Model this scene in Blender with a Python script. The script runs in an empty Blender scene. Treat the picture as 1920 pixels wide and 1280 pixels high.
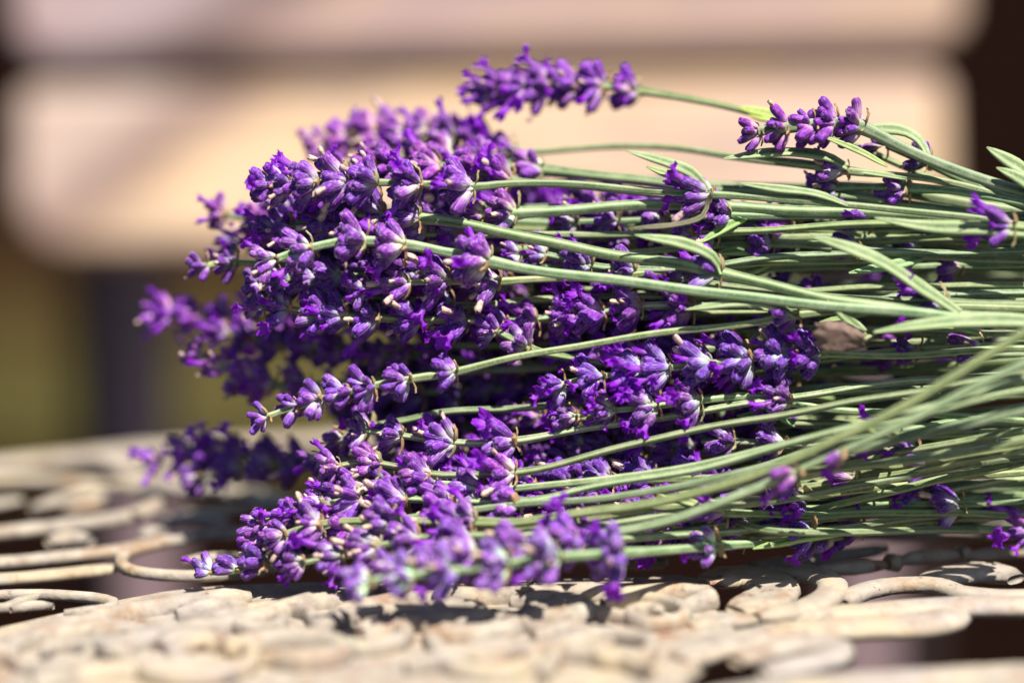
import bpy, bmesh, math, random
from mathutils import Vector, Matrix, Quaternion

R = random.Random(11)
scene = bpy.context.scene
col = scene.collection

# ------------------------------------------------------------------ camera, sky, sun, exposure
F_PX = 6063.0                       # focal length in pixels of the 1920 px wide photograph
PITCH = math.radians(12.0)
TABLE_Z = 0.74
FOCUS = 0.598
cam_data = bpy.data.cameras.new("camera")
cam = bpy.data.objects.new("camera", cam_data)
col.objects.link(cam)
cam.location = (0.0, 0.0, TABLE_Z + 0.1683)
ROLL = math.radians(0.9)
cam.rotation_euler = (Matrix.Rotation(math.radians(90) - PITCH, 3, 'X') @ Matrix.Rotation(-ROLL, 3, 'Z')).to_euler()
cam_data.sensor_width = 36.0
cam_data.lens = 36.0 * F_PX / 1920.0
cam_data.clip_start = 0.01
cam_data.clip_end = 300.0
cam_data.dof.use_dof = True
cam_data.dof.focus_distance = FOCUS
cam_data.dof.aperture_fstop = 3.5
scene.camera = cam

SUN = Vector((0.28, -0.50, 1.0)).normalized()      # towards the sun
world = bpy.data.worlds.new("World")
scene.world = world
world.use_nodes = True
wn = world.node_tree
sky = wn.nodes.new("ShaderNodeTexSky")
sky.sky_type = 'NISHITA'
sky.sun_disc = False
sky.sun_elevation = math.asin(SUN.z)
sky.sun_rotation = math.atan2(SUN.x, SUN.y)
bg = wn.nodes.get("Background") or wn.nodes.new("ShaderNodeBackground")
bg.inputs["Strength"].default_value = 0.05
wn.links.new(sky.outputs[0], bg.inputs["Color"])
sun_data = bpy.data.lights.new("sun", 'SUN')
sun_data.energy = 5.0
sun_data.angle = math.radians(0.5)
sun_data.color = (1.0, 0.93, 0.82)
sun_ob = bpy.data.objects.new("sun", sun_data)
sun_ob.rotation_euler = SUN.to_track_quat('Z', 'Y').to_euler()
sun_ob.location = (1, -1, 3)
col.objects.link(sun_ob)
scene.view_settings.view_transform = 'Standard'
scene.view_settings.look = 'None'
scene.view_settings.gamma = 1.0
scene.view_settings.exposure = 1.0

# ------------------------------------------------------------------ helpers
CAM = Vector(cam.location)
CM = cam.rotation_euler.to_matrix()
AX = CM @ Vector((1, 0, 0))                             # image right
AY = CM @ Vector((0, 1, 0))                             # image up
AF = Vector((0, math.cos(PITCH), -math.sin(PITCH)))      # view direction


def at(px, py, depth):
    """a point of the place, from its spot in the photograph and its distance in metres"""
    return CAM + AF * depth + AX * ((px - 960) / F_PX * depth) + AY * ((640 - py) / F_PX * depth)


def on_table(px, py, h=0.0):
    d = AF * 1.0 + AX * ((px - 960) / F_PX) + AY * ((640 - py) / F_PX)
    t = (TABLE_Z + h - CAM.z) / d.z
    return CAM + d * t


def spline(pts, step):
    """Catmull-Rom samples through 3D points, about `step` metres apart"""
    out = []
    n = len(pts)
    for i in range(n - 1):
        p0 = pts[i - 1] if i else pts[0] * 2 - pts[1]
        p1, p2 = pts[i], pts[i + 1]
        p3 = pts[i + 2] if i + 2 < n else p2 * 2 - p1
        k = max(2, int((p2 - p1).length / step))
        for j in range(k):
            t = j / k
            out.append(0.5 * ((2 * p1) + (p2 - p0) * t + (2 * p0 - 5 * p1 + 4 * p2 - p3) * t * t
                              + (3 * p1 - p0 - 3 * p2 + p3) * t * t * t))
    out.append(pts[-1].copy())
    return out


def frames(pts, up=Vector((0, -0.3, 1))):
    fr = []
    for i, p in enumerate(pts):
        t = (pts[min(i + 1, len(pts) - 1)] - pts[max(i - 1, 0)]).normalized()
        s = t.cross(up)
        if s.length < 1e-6:
            s = Vector((1, 0, 0))
        s.normalize()
        fr.append((p, t, s, s.cross(t).normalized()))
    return fr


def new_mesh(name, verts, faces, mat=None, smooth=True, attr=None, mats=None, midx=None):
    me = bpy.data.meshes.new(name)
    me.from_pydata([tuple(v) for v in verts], [], faces)
    if smooth:
        me.polygons.foreach_set("use_smooth", [True] * len(me.polygons))
    for m in (mats or ([mat] if mat else [])):
        me.materials.append(m)
    if midx:
        me.polygons.foreach_set("material_index", midx)
    if attr is not None:
        a = me.attributes.new("ridge", 'FLOAT', 'POINT')
        a.data.foreach_set("value", attr)
    me.update()
    return me


def put(name, data, parent=None, loc=None, quat=None, scale=1.0, color=None):
    o = bpy.data.objects.new(name, data)
    col.objects.link(o)
    if parent is not None:
        o.parent = parent
    if loc is not None:
        o.location = loc
    if quat is not None:
        o.rotation_mode = 'QUATERNION'
        o.rotation_quaternion = quat
    if scale != 1.0:
        o.scale = (scale, scale, scale)
    if color is not None:
        o.color = (color[0], color[1], color[2], 1.0)
    return o


def tag(o, label=None, category=None, group=None, kind=None):
    if label:
        o["label"] = label
    if category:
        o["category"] = category
    if group:
        o["group"] = group
    if kind:
        o["kind"] = kind
    return o


# ------------------------------------------------------------------ materials
class Mat:
    def __init__(self, name):
        self.m = bpy.data.materials.new(name)
        self.m.use_nodes = True
        self.t = self.m.node_tree
        self.b = self.t.nodes["Principled BSDF"]
        self.out = self.t.nodes["Material Output"]

    def n(self, kind, **kw):
        nd = self.t.nodes.new(kind)
        for k, v in kw.items():
            setattr(nd, k, v)
        return nd

    def l(self, a, b):
        self.t.links.new(a, b)

    def noise(self, scale, detail=4, rough=0.6, coord="Object", stretch=None):
        tc = self.n("ShaderNodeTexCoord")
        src = tc.outputs[coord]
        if stretch:
            mp = self.n("ShaderNodeMapping")
            mp.inputs["Scale"].default_value = stretch
            self.l(src, mp.inputs["Vector"])
            src = mp.outputs[0]
        nz = self.n("ShaderNodeTexNoise")
        nz.inputs["Scale"].default_value = scale
        nz.inputs["Detail"].default_value = detail
        nz.inputs["Roughness"].default_value = rough
        self.l(src, nz.inputs["Vector"])
        return nz.outputs["Fac"]

    def ramp(self, fac, stops, interp='LINEAR'):
        r = self.n("ShaderNodeValToRGB")
        r.color_ramp.interpolation = interp
        e = r.color_ramp.elements
        while len(e) < len(stops):
            e.new(0.5)
        for el, (p, c) in zip(e, stops):
            el.position = p
            el.color = (c[0], c[1], c[2], 1) if not isinstance(c, (int, float)) else (c, c, c, 1)
        self.l(fac, r.inputs[0])
        return r.outputs[0]

    def mix(self, fac, a, b, mode='MIX'):
        x = self.n("ShaderNodeMix", data_type='RGBA', blend_type=mode)
        for val, i in ((fac, 0), (a, 6), (b, 7)):
            if isinstance(val, (int, float)):
                x.inputs[i].default_value = val
            elif isinstance(val, tuple):
                x.inputs[i].default_value = (*val, 1)
            else:
                self.l(val, x.inputs[i])
        return x.outputs[2]

    def math(self, op, a, b=None, c=None):
        x = self.n("ShaderNodeMath", operation=op)
        for i, v in enumerate((a, b, c)):
            if v is None:
                continue
            if isinstance(v, (int, float)):
                x.inputs[i].default_value = v
            else:
                self.l(v, x.inputs[i])
        return x.outputs[0]

    def bump(self, h, dist, strength=1.0):
        b = self.n("ShaderNodeBump")
        b.inputs["Distance"].default_value = dist
        b.inputs["Strength"].default_value = strength
        self.l(h, b.inputs["Height"])
        self.l(b.outputs[0], self.b.inputs["Normal"])

    def set(self, **kw):
        for k, v in kw.items():
            s = self.b.inputs[k.replace("_", " ")]
            if isinstance(v, (int, float)):
                s.default_value = v
            elif isinstance(v, tuple):
                s.default_value = (*v, 1)
            else:
                self.l(v, s)

    def translucent(self, color, amount):
        """let some sunlight through a thin petal or leaf"""
        tr = self.n("ShaderNodeBsdfTranslucent")
        if isinstance(color, tuple):
            tr.inputs[0].default_value = (*color, 1)
        else:
            self.l(color, tr.inputs[0])
        ms = self.n("ShaderNodeMixShader")
        ms.inputs[0].default_value = amount
        self.l(self.b.outputs[0], ms.inputs[1])
        self.l(tr.outputs[0], ms.inputs[2])
        self.l(ms.outputs[0], self.out.inputs["Surface"])

    def rnd(self):
        return self.n("ShaderNodeObjectInfo").outputs["Random"]

    def tint(self):
        return self.n("ShaderNodeObjectInfo").outputs["Color"]

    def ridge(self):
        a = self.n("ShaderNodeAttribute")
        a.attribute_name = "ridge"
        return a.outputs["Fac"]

    def z(self):
        tc = self.n("ShaderNodeTexCoord")
        s = self.n("ShaderNodeSeparateXYZ")
        self.l(tc.outputs["Object"], s.inputs[0])
        return s.outputs["Z"]


def calyx_material():
    m = Mat("calyx_felt")
    zz = m.math('MULTIPLY', m.z(), 1 / 0.0062)
    zz = m.math('ADD', zz, m.math('MULTIPLY', m.math('SUBTRACT', m.rnd(), 0.5), 0.5))
    zz = m.math('ADD', zz, m.math('MULTIPLY', m.math('SUBTRACT', m.noise(700, 3), 0.5), 0.35))
    c = m.ramp(zz, [(0.05, (0.58, 0.58, 0.46)), (0.30, (0.50, 0.45, 0.60)), (0.48, (0.24, 0.075, 0.43)),
                    (0.70, (0.125, 0.009, 0.28)), (1.0, (0.15, 0.005, 0.37))])
    fuzz = m.ramp(m.noise(2600, 3, 0.7, stretch=(1, 1, 0.35)), [(0.48, 0.0), (0.70, 0.7)])
    c = m.mix(fuzz, c, (0.50, 0.42, 0.58))
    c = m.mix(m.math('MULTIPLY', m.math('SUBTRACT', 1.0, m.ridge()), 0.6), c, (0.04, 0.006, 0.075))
    c = m.mix(1.0, c, m.tint(), 'MULTIPLY')
    m.set(Base_Color=c, Roughness=0.62, Sheen_Weight=0.15, Sheen_Roughness=0.4)
    m.b.inputs["Sheen Tint"].default_value = (0.9, 0.8, 1, 1)
    m.b.inputs["Specular IOR Level"].default_value = 0.3
    m.bump(m.noise(3000, 3), 0.0001, 0.7)
    return m.m


def corolla_material():
    m = Mat("violet_petal")
    zz = m.math('MULTIPLY', m.z(), 1 / 0.0045)
    c = m.ramp(zz, [(0.0, (0.42, 0.17, 0.62)), (0.45, (0.40, 0.09, 0.70)), (0.75, (0.25, 0.012, 0.58)), (1.0, (0.31, 0.018, 0.68))])
    vein = m.ramp(m.noise(1500, 3, 0.6), [(0.35, 0.75), (0.65, 1.0)])
    c = m.mix(1.0, c, vein, 'MULTIPLY')
    c = m.mix(m.math('MULTIPLY', m.rnd(), 0.35), c, (0.17, 0.01, 0.42))
    m.set(Base_Color=c, Roughness=0.5)
    m.b.inputs["Specular IOR Level"].default_value = 0.3
    m.bump(m.noise(1800, 2), 0.0002, 0.6)
    m.translucent((0.42, 0.03, 0.75), 0.38)
    return m.m


def withered_material():
    m = Mat("withered_petal")
    c = m.ramp(m.noise(900, 4), [(0.3, (0.16, 0.08, 0.06)), (0.48, (0.45, 0.33, 0.25)), (0.72, (0.66, 0.55, 0.45))])
    c = m.mix(m.math('MULTIPLY', m.rnd(), 0.4), c, (0.46, 0.28, 0.42))
    m.set(Base_Color=c, Roughness=0.75)
    m.bump(m.noise(1500, 3), 0.0002, 0.8)
    return m.m


def bract_material():
    m = Mat("papery_bract")
    c = m.ramp(m.noise(800, 4), [(0.3, (0.16, 0.075, 0.035)), (0.55, (0.38, 0.24, 0.13)), (0.8, (0.55, 0.42, 0.28))])
    c = m.mix(m.ramp(m.rnd(), [(0.55, 0.0), (0.9, 0.7)]), c, (0.30, 0.34, 0.18))
    m.set(Base_Color=c, Roughness=0.7)
    m.translucent((0.5, 0.35, 0.18), 0.25)
    return m.m


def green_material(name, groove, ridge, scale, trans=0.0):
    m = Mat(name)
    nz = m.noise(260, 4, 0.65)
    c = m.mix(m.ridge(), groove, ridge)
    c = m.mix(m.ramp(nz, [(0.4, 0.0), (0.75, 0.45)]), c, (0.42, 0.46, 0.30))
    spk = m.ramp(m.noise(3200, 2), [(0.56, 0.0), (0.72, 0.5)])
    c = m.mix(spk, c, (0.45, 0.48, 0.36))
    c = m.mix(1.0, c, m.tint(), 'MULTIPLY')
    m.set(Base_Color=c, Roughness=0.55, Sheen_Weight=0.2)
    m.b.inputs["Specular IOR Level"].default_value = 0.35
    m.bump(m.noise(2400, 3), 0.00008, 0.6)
    if trans:
        m.translucent((0.3, 0.42, 0.1), trans)
    return m.m


def table_material():
    m = Mat("weathered_cast_iron_paint")
    big = m.noise(34, 5, 0.6)
    fine = m.noise(260, 5, 0.65)
    c = m.ramp(fine, [(0.2, (0.18, 0.15, 0.125)), (0.45, (0.275, 0.24, 0.205)), (0.65, (0.37, 0.33, 0.275)), (0.85, (0.46, 0.42, 0.36))])
    cream = m.ramp(m.noise(48, 4, 0.6), [(0.48, 0.0), (0.62, 0.7)])
    c = m.mix(cream, c, (0.41, 0.335, 0.225))
    rust = m.ramp(m.noise(95, 5, 0.7), [(0.53, 0.0), (0.70, 0.8)])
    c = m.mix(rust, c, (0.24, 0.125, 0.055))
    rust2 = m.ramp(m.noise(150, 4, 0.7), [(0.60, 0.0), (0.72, 0.85)])
    c = m.mix(rust2, c, (0.15, 0.05, 0.03))
    grey = m.ramp(big, [(0.5, 0.0), (0.7, 0.6)])
    c = m.mix(grey, c, (0.31, 0.285, 0.29))
    lich = m.ramp(m.noise(90, 6, 0.75, stretch=(1, 1.3, 1)), [(0.6, 0.0), (0.7, 0.7)])
    c = m.mix(lich, c, (0.36, 0.37, 0.22))
    pit = m.ramp(m.noise(520, 4, 0.7), [(0.29, 0.8), (0.38, 0.0)])
    c = m.mix(pit, c, (0.06, 0.04, 0.04))
    m.set(Base_Color=c, Roughness=0.8)
    m.b.inputs["Specular IOR Level"].default_value = 0.2
    h = m.math('ADD', m.math('MULTIPLY', m.noise(170, 6, 0.65), 1.0), m.math('MULTIPLY', m.noise(900, 4), 0.25))
    m.bump(h, 0.0007, 0.7)
    return m.m


def wood_material(name, x0, tint):
    """weathered board, bleached grey at one end with a slanting shadow painted in where the grey stops"""
    m = Mat(name)
    g = m.noise(30, 6, 0.65, stretch=(0.25, 3, 3))
    c = m.ramp(g, [(0.25, (0.36, 0.245, 0.165)), (0.5, (0.50, 0.36, 0.235)), (0.75, (0.60, 0.45, 0.30))])
    tc = m.n("ShaderNodeTexCoord")
    sp = m.n("ShaderNodeSeparateXYZ")
    m.l(tc.outputs["Object"], sp.inputs[0])
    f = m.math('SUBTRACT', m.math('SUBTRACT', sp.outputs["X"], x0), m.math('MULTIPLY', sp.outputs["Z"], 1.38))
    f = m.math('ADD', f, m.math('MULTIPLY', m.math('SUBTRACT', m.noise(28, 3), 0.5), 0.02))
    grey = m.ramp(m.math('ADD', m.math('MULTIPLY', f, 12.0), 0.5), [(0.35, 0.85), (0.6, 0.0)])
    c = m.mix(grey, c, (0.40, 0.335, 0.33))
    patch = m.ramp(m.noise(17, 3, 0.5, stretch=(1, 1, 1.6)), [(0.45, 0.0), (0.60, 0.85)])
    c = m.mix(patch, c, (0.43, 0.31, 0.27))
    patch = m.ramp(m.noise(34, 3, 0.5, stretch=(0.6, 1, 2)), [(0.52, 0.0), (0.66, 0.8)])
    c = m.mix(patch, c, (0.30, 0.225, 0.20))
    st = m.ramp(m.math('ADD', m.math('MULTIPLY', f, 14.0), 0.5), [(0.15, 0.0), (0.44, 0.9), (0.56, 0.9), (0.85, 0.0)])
    c = m.mix(st, c, (0.17, 0.11, 0.10))  # dark slanting stripe: a cast shadow painted into the board colour
    m.set(Base_Color=m.mix(1.0, c, tint, 'MULTIPLY'), Roughness=0.75)
    m.bump(g, 0.001, 0.6)
    return m.m


def plain(name, base, var, rough, scale, bump=0.0):
    m = Mat(name)
    nz = m.noise(scale, 6, 0.65)
    m.set(Base_Color=m.ramp(nz, [(0.3, base), (0.7, var)]), Roughness=rough)
    if bump:
        m.bump(nz, bump, 0.8)
    return m.m


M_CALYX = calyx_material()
M_HAIR = plain("felt_hair", (0.50, 0.44, 0.56), (0.60, 0.55, 0.64), 0.6, 300)
M_COROLLA = corolla_material()
M_WITHER = withered_material()
M_BRACT = bract_material()
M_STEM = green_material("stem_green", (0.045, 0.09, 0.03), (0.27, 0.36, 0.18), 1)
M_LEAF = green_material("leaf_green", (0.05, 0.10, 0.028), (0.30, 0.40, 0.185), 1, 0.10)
M_DRY = plain("dry_leaf_brown", (0.10, 0.060, 0.048), (0.20, 0.135, 0.11), 0.8, 700, 0.0001)
M_TABLE = table_material()
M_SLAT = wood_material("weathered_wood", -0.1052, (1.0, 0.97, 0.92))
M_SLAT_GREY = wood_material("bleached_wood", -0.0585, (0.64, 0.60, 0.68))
M_DARK = plain("dark_stained_wood", (0.02, 0.011, 0.010), (0.035, 0.02, 0.017), 0.8, 40)
M_POST = plain("grey_painted_post", (0.17, 0.115, 0.13), (0.25, 0.17, 0.19), 0.7, 40, 0.0005)

# ------------------------------------------------------------------ small flower meshes, shared by every sprig
L_CAL = 0.0062


def calyx_mesh(seed):
    r = random.Random(seed)
    seg, prof = 26, [(0.0, 0.30), (0.06, 0.42), (0.16, 0.66), (0.32, 0.92), (0.5, 1.06), (0.68, 1.10), (0.82, 1.06),
                     (0.9, 0.97), (0.955, 0.78), (0.985, 0.52), (0.965, 0.30), (0.95, 0.08)]
    bend = r.uniform(0.0001, 0.0006)
    vs, at_, fs = [], [], []
    wob = [r.uniform(0.93, 1.07) for _ in range(seg)]
    for k, (t, rad) in enumerate(prof):
        for i in range(seg):
            a = 2 * math.pi * i / seg
            rid = i % 2
            dep = 0.13 if 0.1 < t < 0.97 else 0.05
            rr = 0.00104 * rad * (1 + (dep if rid else -dep)) * (1 + (wob[i] - 1) * min(1, t * 2))
            zz = L_CAL * t
            if t > 0.93:
                zz += 0.00012 * math.sin(a * 2.5 + seed) + (0.0001 if rid else -0.0001)
            vs.append((rr * math.cos(a) + bend * t * t, rr * math.sin(a), zz))
            at_.append(1.0 if rid else 0.0)
    for k in range(len(prof) - 1):
        for i in range(seg):
            j = (i + 1) % seg
            fs.append((k * seg + i, k * seg + j, (k + 1) * seg + j, (k + 1) * seg + i))
    fs.append(tuple((len(prof) - 1) * seg + i for i in range(seg)))
    mi = [0] * len(fs)
    for _ in range(150):                                   # short felt hairs
        k = r.randrange(1, len(prof) - 1)
        i = r.randrange(seg)
        p = Vector(vs[k * seg + i])
        out = Vector((p.x - bend * prof[k][0] ** 2, p.y, 0.0)).normalized()
        d = (out + Vector((0, 0, r.uniform(0.1, 1.0))) + Vector((r.uniform(-.4, .4), r.uniform(-.4, .4), 0))).normalized()
        s = d.cross(Vector((0, 0, 1))).normalized() * 0.000022
        b = len(vs)
        vs += [tuple(p + s), tuple(p - s), tuple(p + d * r.uniform(0.00018, 0.00036))]
        at_ += [1, 1, 1]
        fs.append((b, b + 1, b + 2))
        mi.append(1)
    return new_mesh("calyx", vs, fs, attr=at_, mats=[M_CALYX, M_HAIR], midx=mi)


def corolla_mesh(seed, spread=1.0):
    r = random.Random(seed)
    seg = 40
    prof = [(0.0, 0.62, 0), (0.001, 0.62, 0), (0.0019, 0.74, 0), (0.0026, 1.05, 0.05), (0.0031, 1.5, 0.35), (0.0034, 1.95, 0.7), (0.0034, 2.35, 1.0)]
    vs, fs = [], []
    ph = [r.uniform(0, 6.28) for _ in range(4)]
    for (z, rad, lob) in prof:
        for i in range(seg):
            a = 2 * math.pi * i / seg
            lobe = abs(math.cos(2.5 * a)) ** 0.6
            up = 1 + 0.18 * math.cos(a)
            rr = rad * 0.001 * (1 - lob * (1 - (0.66 + 0.34 * lobe))) * (1 + (up - 1) * lob)
            rr = 0.00055 + (rr - 0.00055) * (spread if lob > 0 else 1)
            zz = z + lob * (0.0006 * math.sin(5 * a + ph[0]) + 0.0003 * math.sin(13 * a + ph[1])) - 0.0006 * lob * lob * math.cos(a + ph[2])
            zz += (1 - spread) * lob * 0.0012
            vs.append((rr * math.cos(a), rr * math.sin(a), zz))
    n = len(prof)
    for k in range(n - 1):
        for i in range(seg):
            j = (i + 1) % seg
            fs.append((k * seg + i, k * seg + j, (k + 1) * seg + j, (k + 1) * seg + i))
    return new_mesh("corolla", vs, fs, M_COROLLA)


def withered_mesh(seed):
    r = random.Random(seed)
    seg = 12
    vs, fs = [], []
    prof = [(0.0, 0.55), (0.0008, 0.6), (0.0016, 0.68), (0.0023, 0.72), (0.0029, 0.62), (0.0032, 0.35)]
    off = Vector((0, 0, 0))
    for (z, rad) in prof:
        off += Vector((r.uniform(-.00012, .00012), r.uniform(-.00012, .00012), 0))
        for i in range(seg):
            a = 2 * math.pi * i / seg
            rr = rad * 0.001 * (0.8 + 0.25 * (i % 2) + r.uniform(-.14, .14))
            vs.append((off.x + rr * math.cos(a), off.y + rr * math.sin(a), z + r.uniform(-.0002, .0003)))
    for k in range(len(prof) - 1):
        for i in range(seg):
            j = (i + 1) % seg
            fs.append((k * seg + i, k * seg + j, (k + 1) * seg + j, (k + 1) * seg + i))
    return new_mesh("withered_corolla", vs, fs, M_WITHER)


def bract_mesh(seed):
    r = random.Random(seed)
    vs, fs = [], []
    n = 9
    for k in range(n):
        t = k / (n - 1)
        w = 0.0022 * (math.sin(math.pi * min(1, t * 1.25 + 0.12)) ** 0.8 if t < 0.7 else max(0.04, (1 - t) * 1.3))
        z = 0.0052 * t
        curl = 0.0011 * math.sin(3.0 * t) + 0.0022 * t * t * (0.5 + r.random() * 0.3)
        for s in (-1, -0.5, 0, 0.5, 1):
            vs.append((s * w + r.uniform(-.00015, .00015), curl + 0.0007 * (1 - s * s) + r.uniform(-.0001, .0001), z + r.uniform(-.0002, .0002) * abs(s)))
    for k in range(n - 1):
        for i in range(4):
            a = k * 5 + i
            fs.append((a, a + 1, a + 6, a + 5))
    return new_mesh("bract", vs, fs, M_BRACT)


CALYX = [calyx_mesh(i + 1) for i in range(5)]
COROLLA = [corolla_mesh(20 + i) for i in range(4)] + [corolla_mesh(30 + i, 0.35) for i in range(3)]
WITHER = [withered_mesh(40 + i) for i in range(4)]
BRACT = [bract_mesh(50 + i) for i in range(4)]
Z = Vector((0, 0, 1))


# ------------------------------------------------------------------ a lavender sprig
def stem_mesh(pts, radius_at, seed):
    r = random.Random(seed)
    seg = 16
    tw = r.uniform(-1, 1)
    vs, at_, fs = [], [], []
    fr = frames(pts)
    for k, (p, t, s, u) in enumerate(fr):
        rad = radius_at(k)
        for i in range(seg):
            a = 2 * math.pi * i / seg
            sh = math.cos(4 * a)
            rr = rad * (1 + 0.09 * sh - 0.05 * math.cos(8 * a))
            b = a + tw + 0.5
            vs.append(p + s * (rr * math.cos(b)) + u * (rr * math.sin(b)))
            at_.append(0.5 + 0.5 * sh)
    for k in range(len(pts) - 1):
        for i in range(seg):
            j = (i + 1) % seg
            fs.append((k * seg + i, k * seg + j, (k + 1) * seg + j, (k + 1) * seg + i))
    fs.append(tuple(range(seg)))
    fs.append(tuple((len(pts) - 1) * seg + i for i in reversed(range(seg))))
    return vs, fs, at_


def leaf_mesh(pts, width, seed, origin, thin=0.00035):
    """narrow leaf with rolled edges and a sunk midrib along 3D points, base first"""
    r = random.Random(seed)
    sp = spline(pts, 0.0014)
    n = len(sp)
    roll = r.uniform(-0.5, 0.5)
    up = Vector((roll * 0.6, -0.75, 0.8))
    prof = [(-1, -0.30), (-0.92, 0.10), (-0.6, 0.26), (-0.2, 0.14), (0, -0.04), (0.2, 0.14), (0.6, 0.26), (0.92, 0.10), (1, -0.30),
            (0.6, -0.08), (0.0, -0.32), (-0.6, -0.08)]
    rg = [1, 1, 0.75, 0.35, 0.0, 0.35, 0.75, 1, 1, 0.2, 0.3, 0.2]
    vs, at_, fs = [], [], []
    for k, (p, t, s, u) in enumerate(frames(sp, up)):
        q = k / (n - 1)
        w = width * 0.5 * (0.55 + 0.45 * min(1, q * 4)) * (1 - max(0, (q - 0.6) / 0.4) ** 1.8 * 0.86)
        w *= 1 + 0.05 * math.sin(q * 17 + seed)
        tz = math.sin(q * 5 + seed) * 0.22
        s2, u2 = s * math.cos(tz) + u * math.sin(tz), u * math.cos(tz) - s * math.sin(tz)
        for (x, y) in prof:
            vs.append(p + s2 * (x * w) + u2 * (y * min(w, 0.0011)) - origin)
        at_ += rg
    m = len(prof)
    for k in range(n - 1):
        for i in range(m):
            j = (i + 1) % m
            fs.append((k * m + i, k * m + j, (k + 1) * m + j, (k + 1) * m + i))
    fs.append(tuple(range(m)))
    fs.append(tuple((n - 1) * m + i for i in reversed(range(m))))
    return new_mesh("leaf", vs, fs, M_LEAF, attr=at_)


def px_x(p):
    d = p - CAM
    return 960 + d.dot(AX) / d.dot(AF) * F_PX


SEED = [100]


def add_whorl(root, origin, p, axis, n, size, bloom, wither, tint, sr, young=False, spread=1.0):
    rr = R
    s = axis.cross(Vector((0, -0.4, 1))).normalized()
    u = s.cross(axis).normalized()
    ph0 = rr.uniform(0, 6.28)
    for i in range(n):
        ph = ph0 + 2 * math.pi * i / n + rr.uniform(-0.28, 0.28)
        th = math.radians((27 if i % 2 else 52) * spread + rr.uniform(-10, 10))
        rad = s * math.cos(ph) + u * math.sin(ph)
        d = (axis * math.cos(th) + rad * math.sin(th)).normalized()
        base = p + rad * sr * 0.8 + axis * rr.uniform(-0.0006, 0.0012)
        sc = size * rr.uniform(0.78, 1.12) * (rr.uniform(0.5, 0.75) if rr.random() < 0.2 else 1)
        if (base + d * L_CAL * sc).z < TABLE_Z + 0.003 or base.z < TABLE_Z + 0.001:
            continue
        q = Z.rotation_difference(d) @ Quaternion(Z, rr.uniform(0, 6.28))
        v = rr.uniform(0.82, 1.15)
        tc = (tint[0] * v * rr.uniform(0.9, 1.1), tint[1] * v, tint[2] * v * rr.uniform(0.9, 1.1))
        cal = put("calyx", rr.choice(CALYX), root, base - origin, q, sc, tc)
        x = rr.random()
        if x < bloom:
            o = put("corolla", rr.choice(COROLLA), cal, (0.0003, 0, L_CAL * 0.86), Quaternion(Z, rr.uniform(0, 6.28)), rr.uniform(0.8, 1.15))
        elif x < bloom + wither:
            o = put("withered_corolla", rr.choice(WITHER), cal, (0.0003, 0, L_CAL * 0.88), Quaternion(Vector((1, 0, 0)), rr.uniform(-.3, .3)), rr.uniform(0.7, 1.1))
    for i in range(3):
        ph = ph0 + 2.1 * i + rr.uniform(-0.4, 0.4)
        rad = s * math.cos(ph) + u * math.sin(ph)
        d = (rad * 0.75 + axis * rr.uniform(0.05, 0.8)).normalized()
        yv = -(axis - d * axis.dot(d)).normalized()
        xv = yv.cross(d)
        mt = Matrix((xv, yv, d)).transposed()
        if (p + d * 0.005).z < TABLE_Z + 0.003:
            continue
        put("bract", rr.choice(BRACT), root, p + rad * sr * 0.7 - axis * 0.0004 - origin, mt.to_quaternion(), size * rr.uniform(0.45, 0.8))


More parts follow.
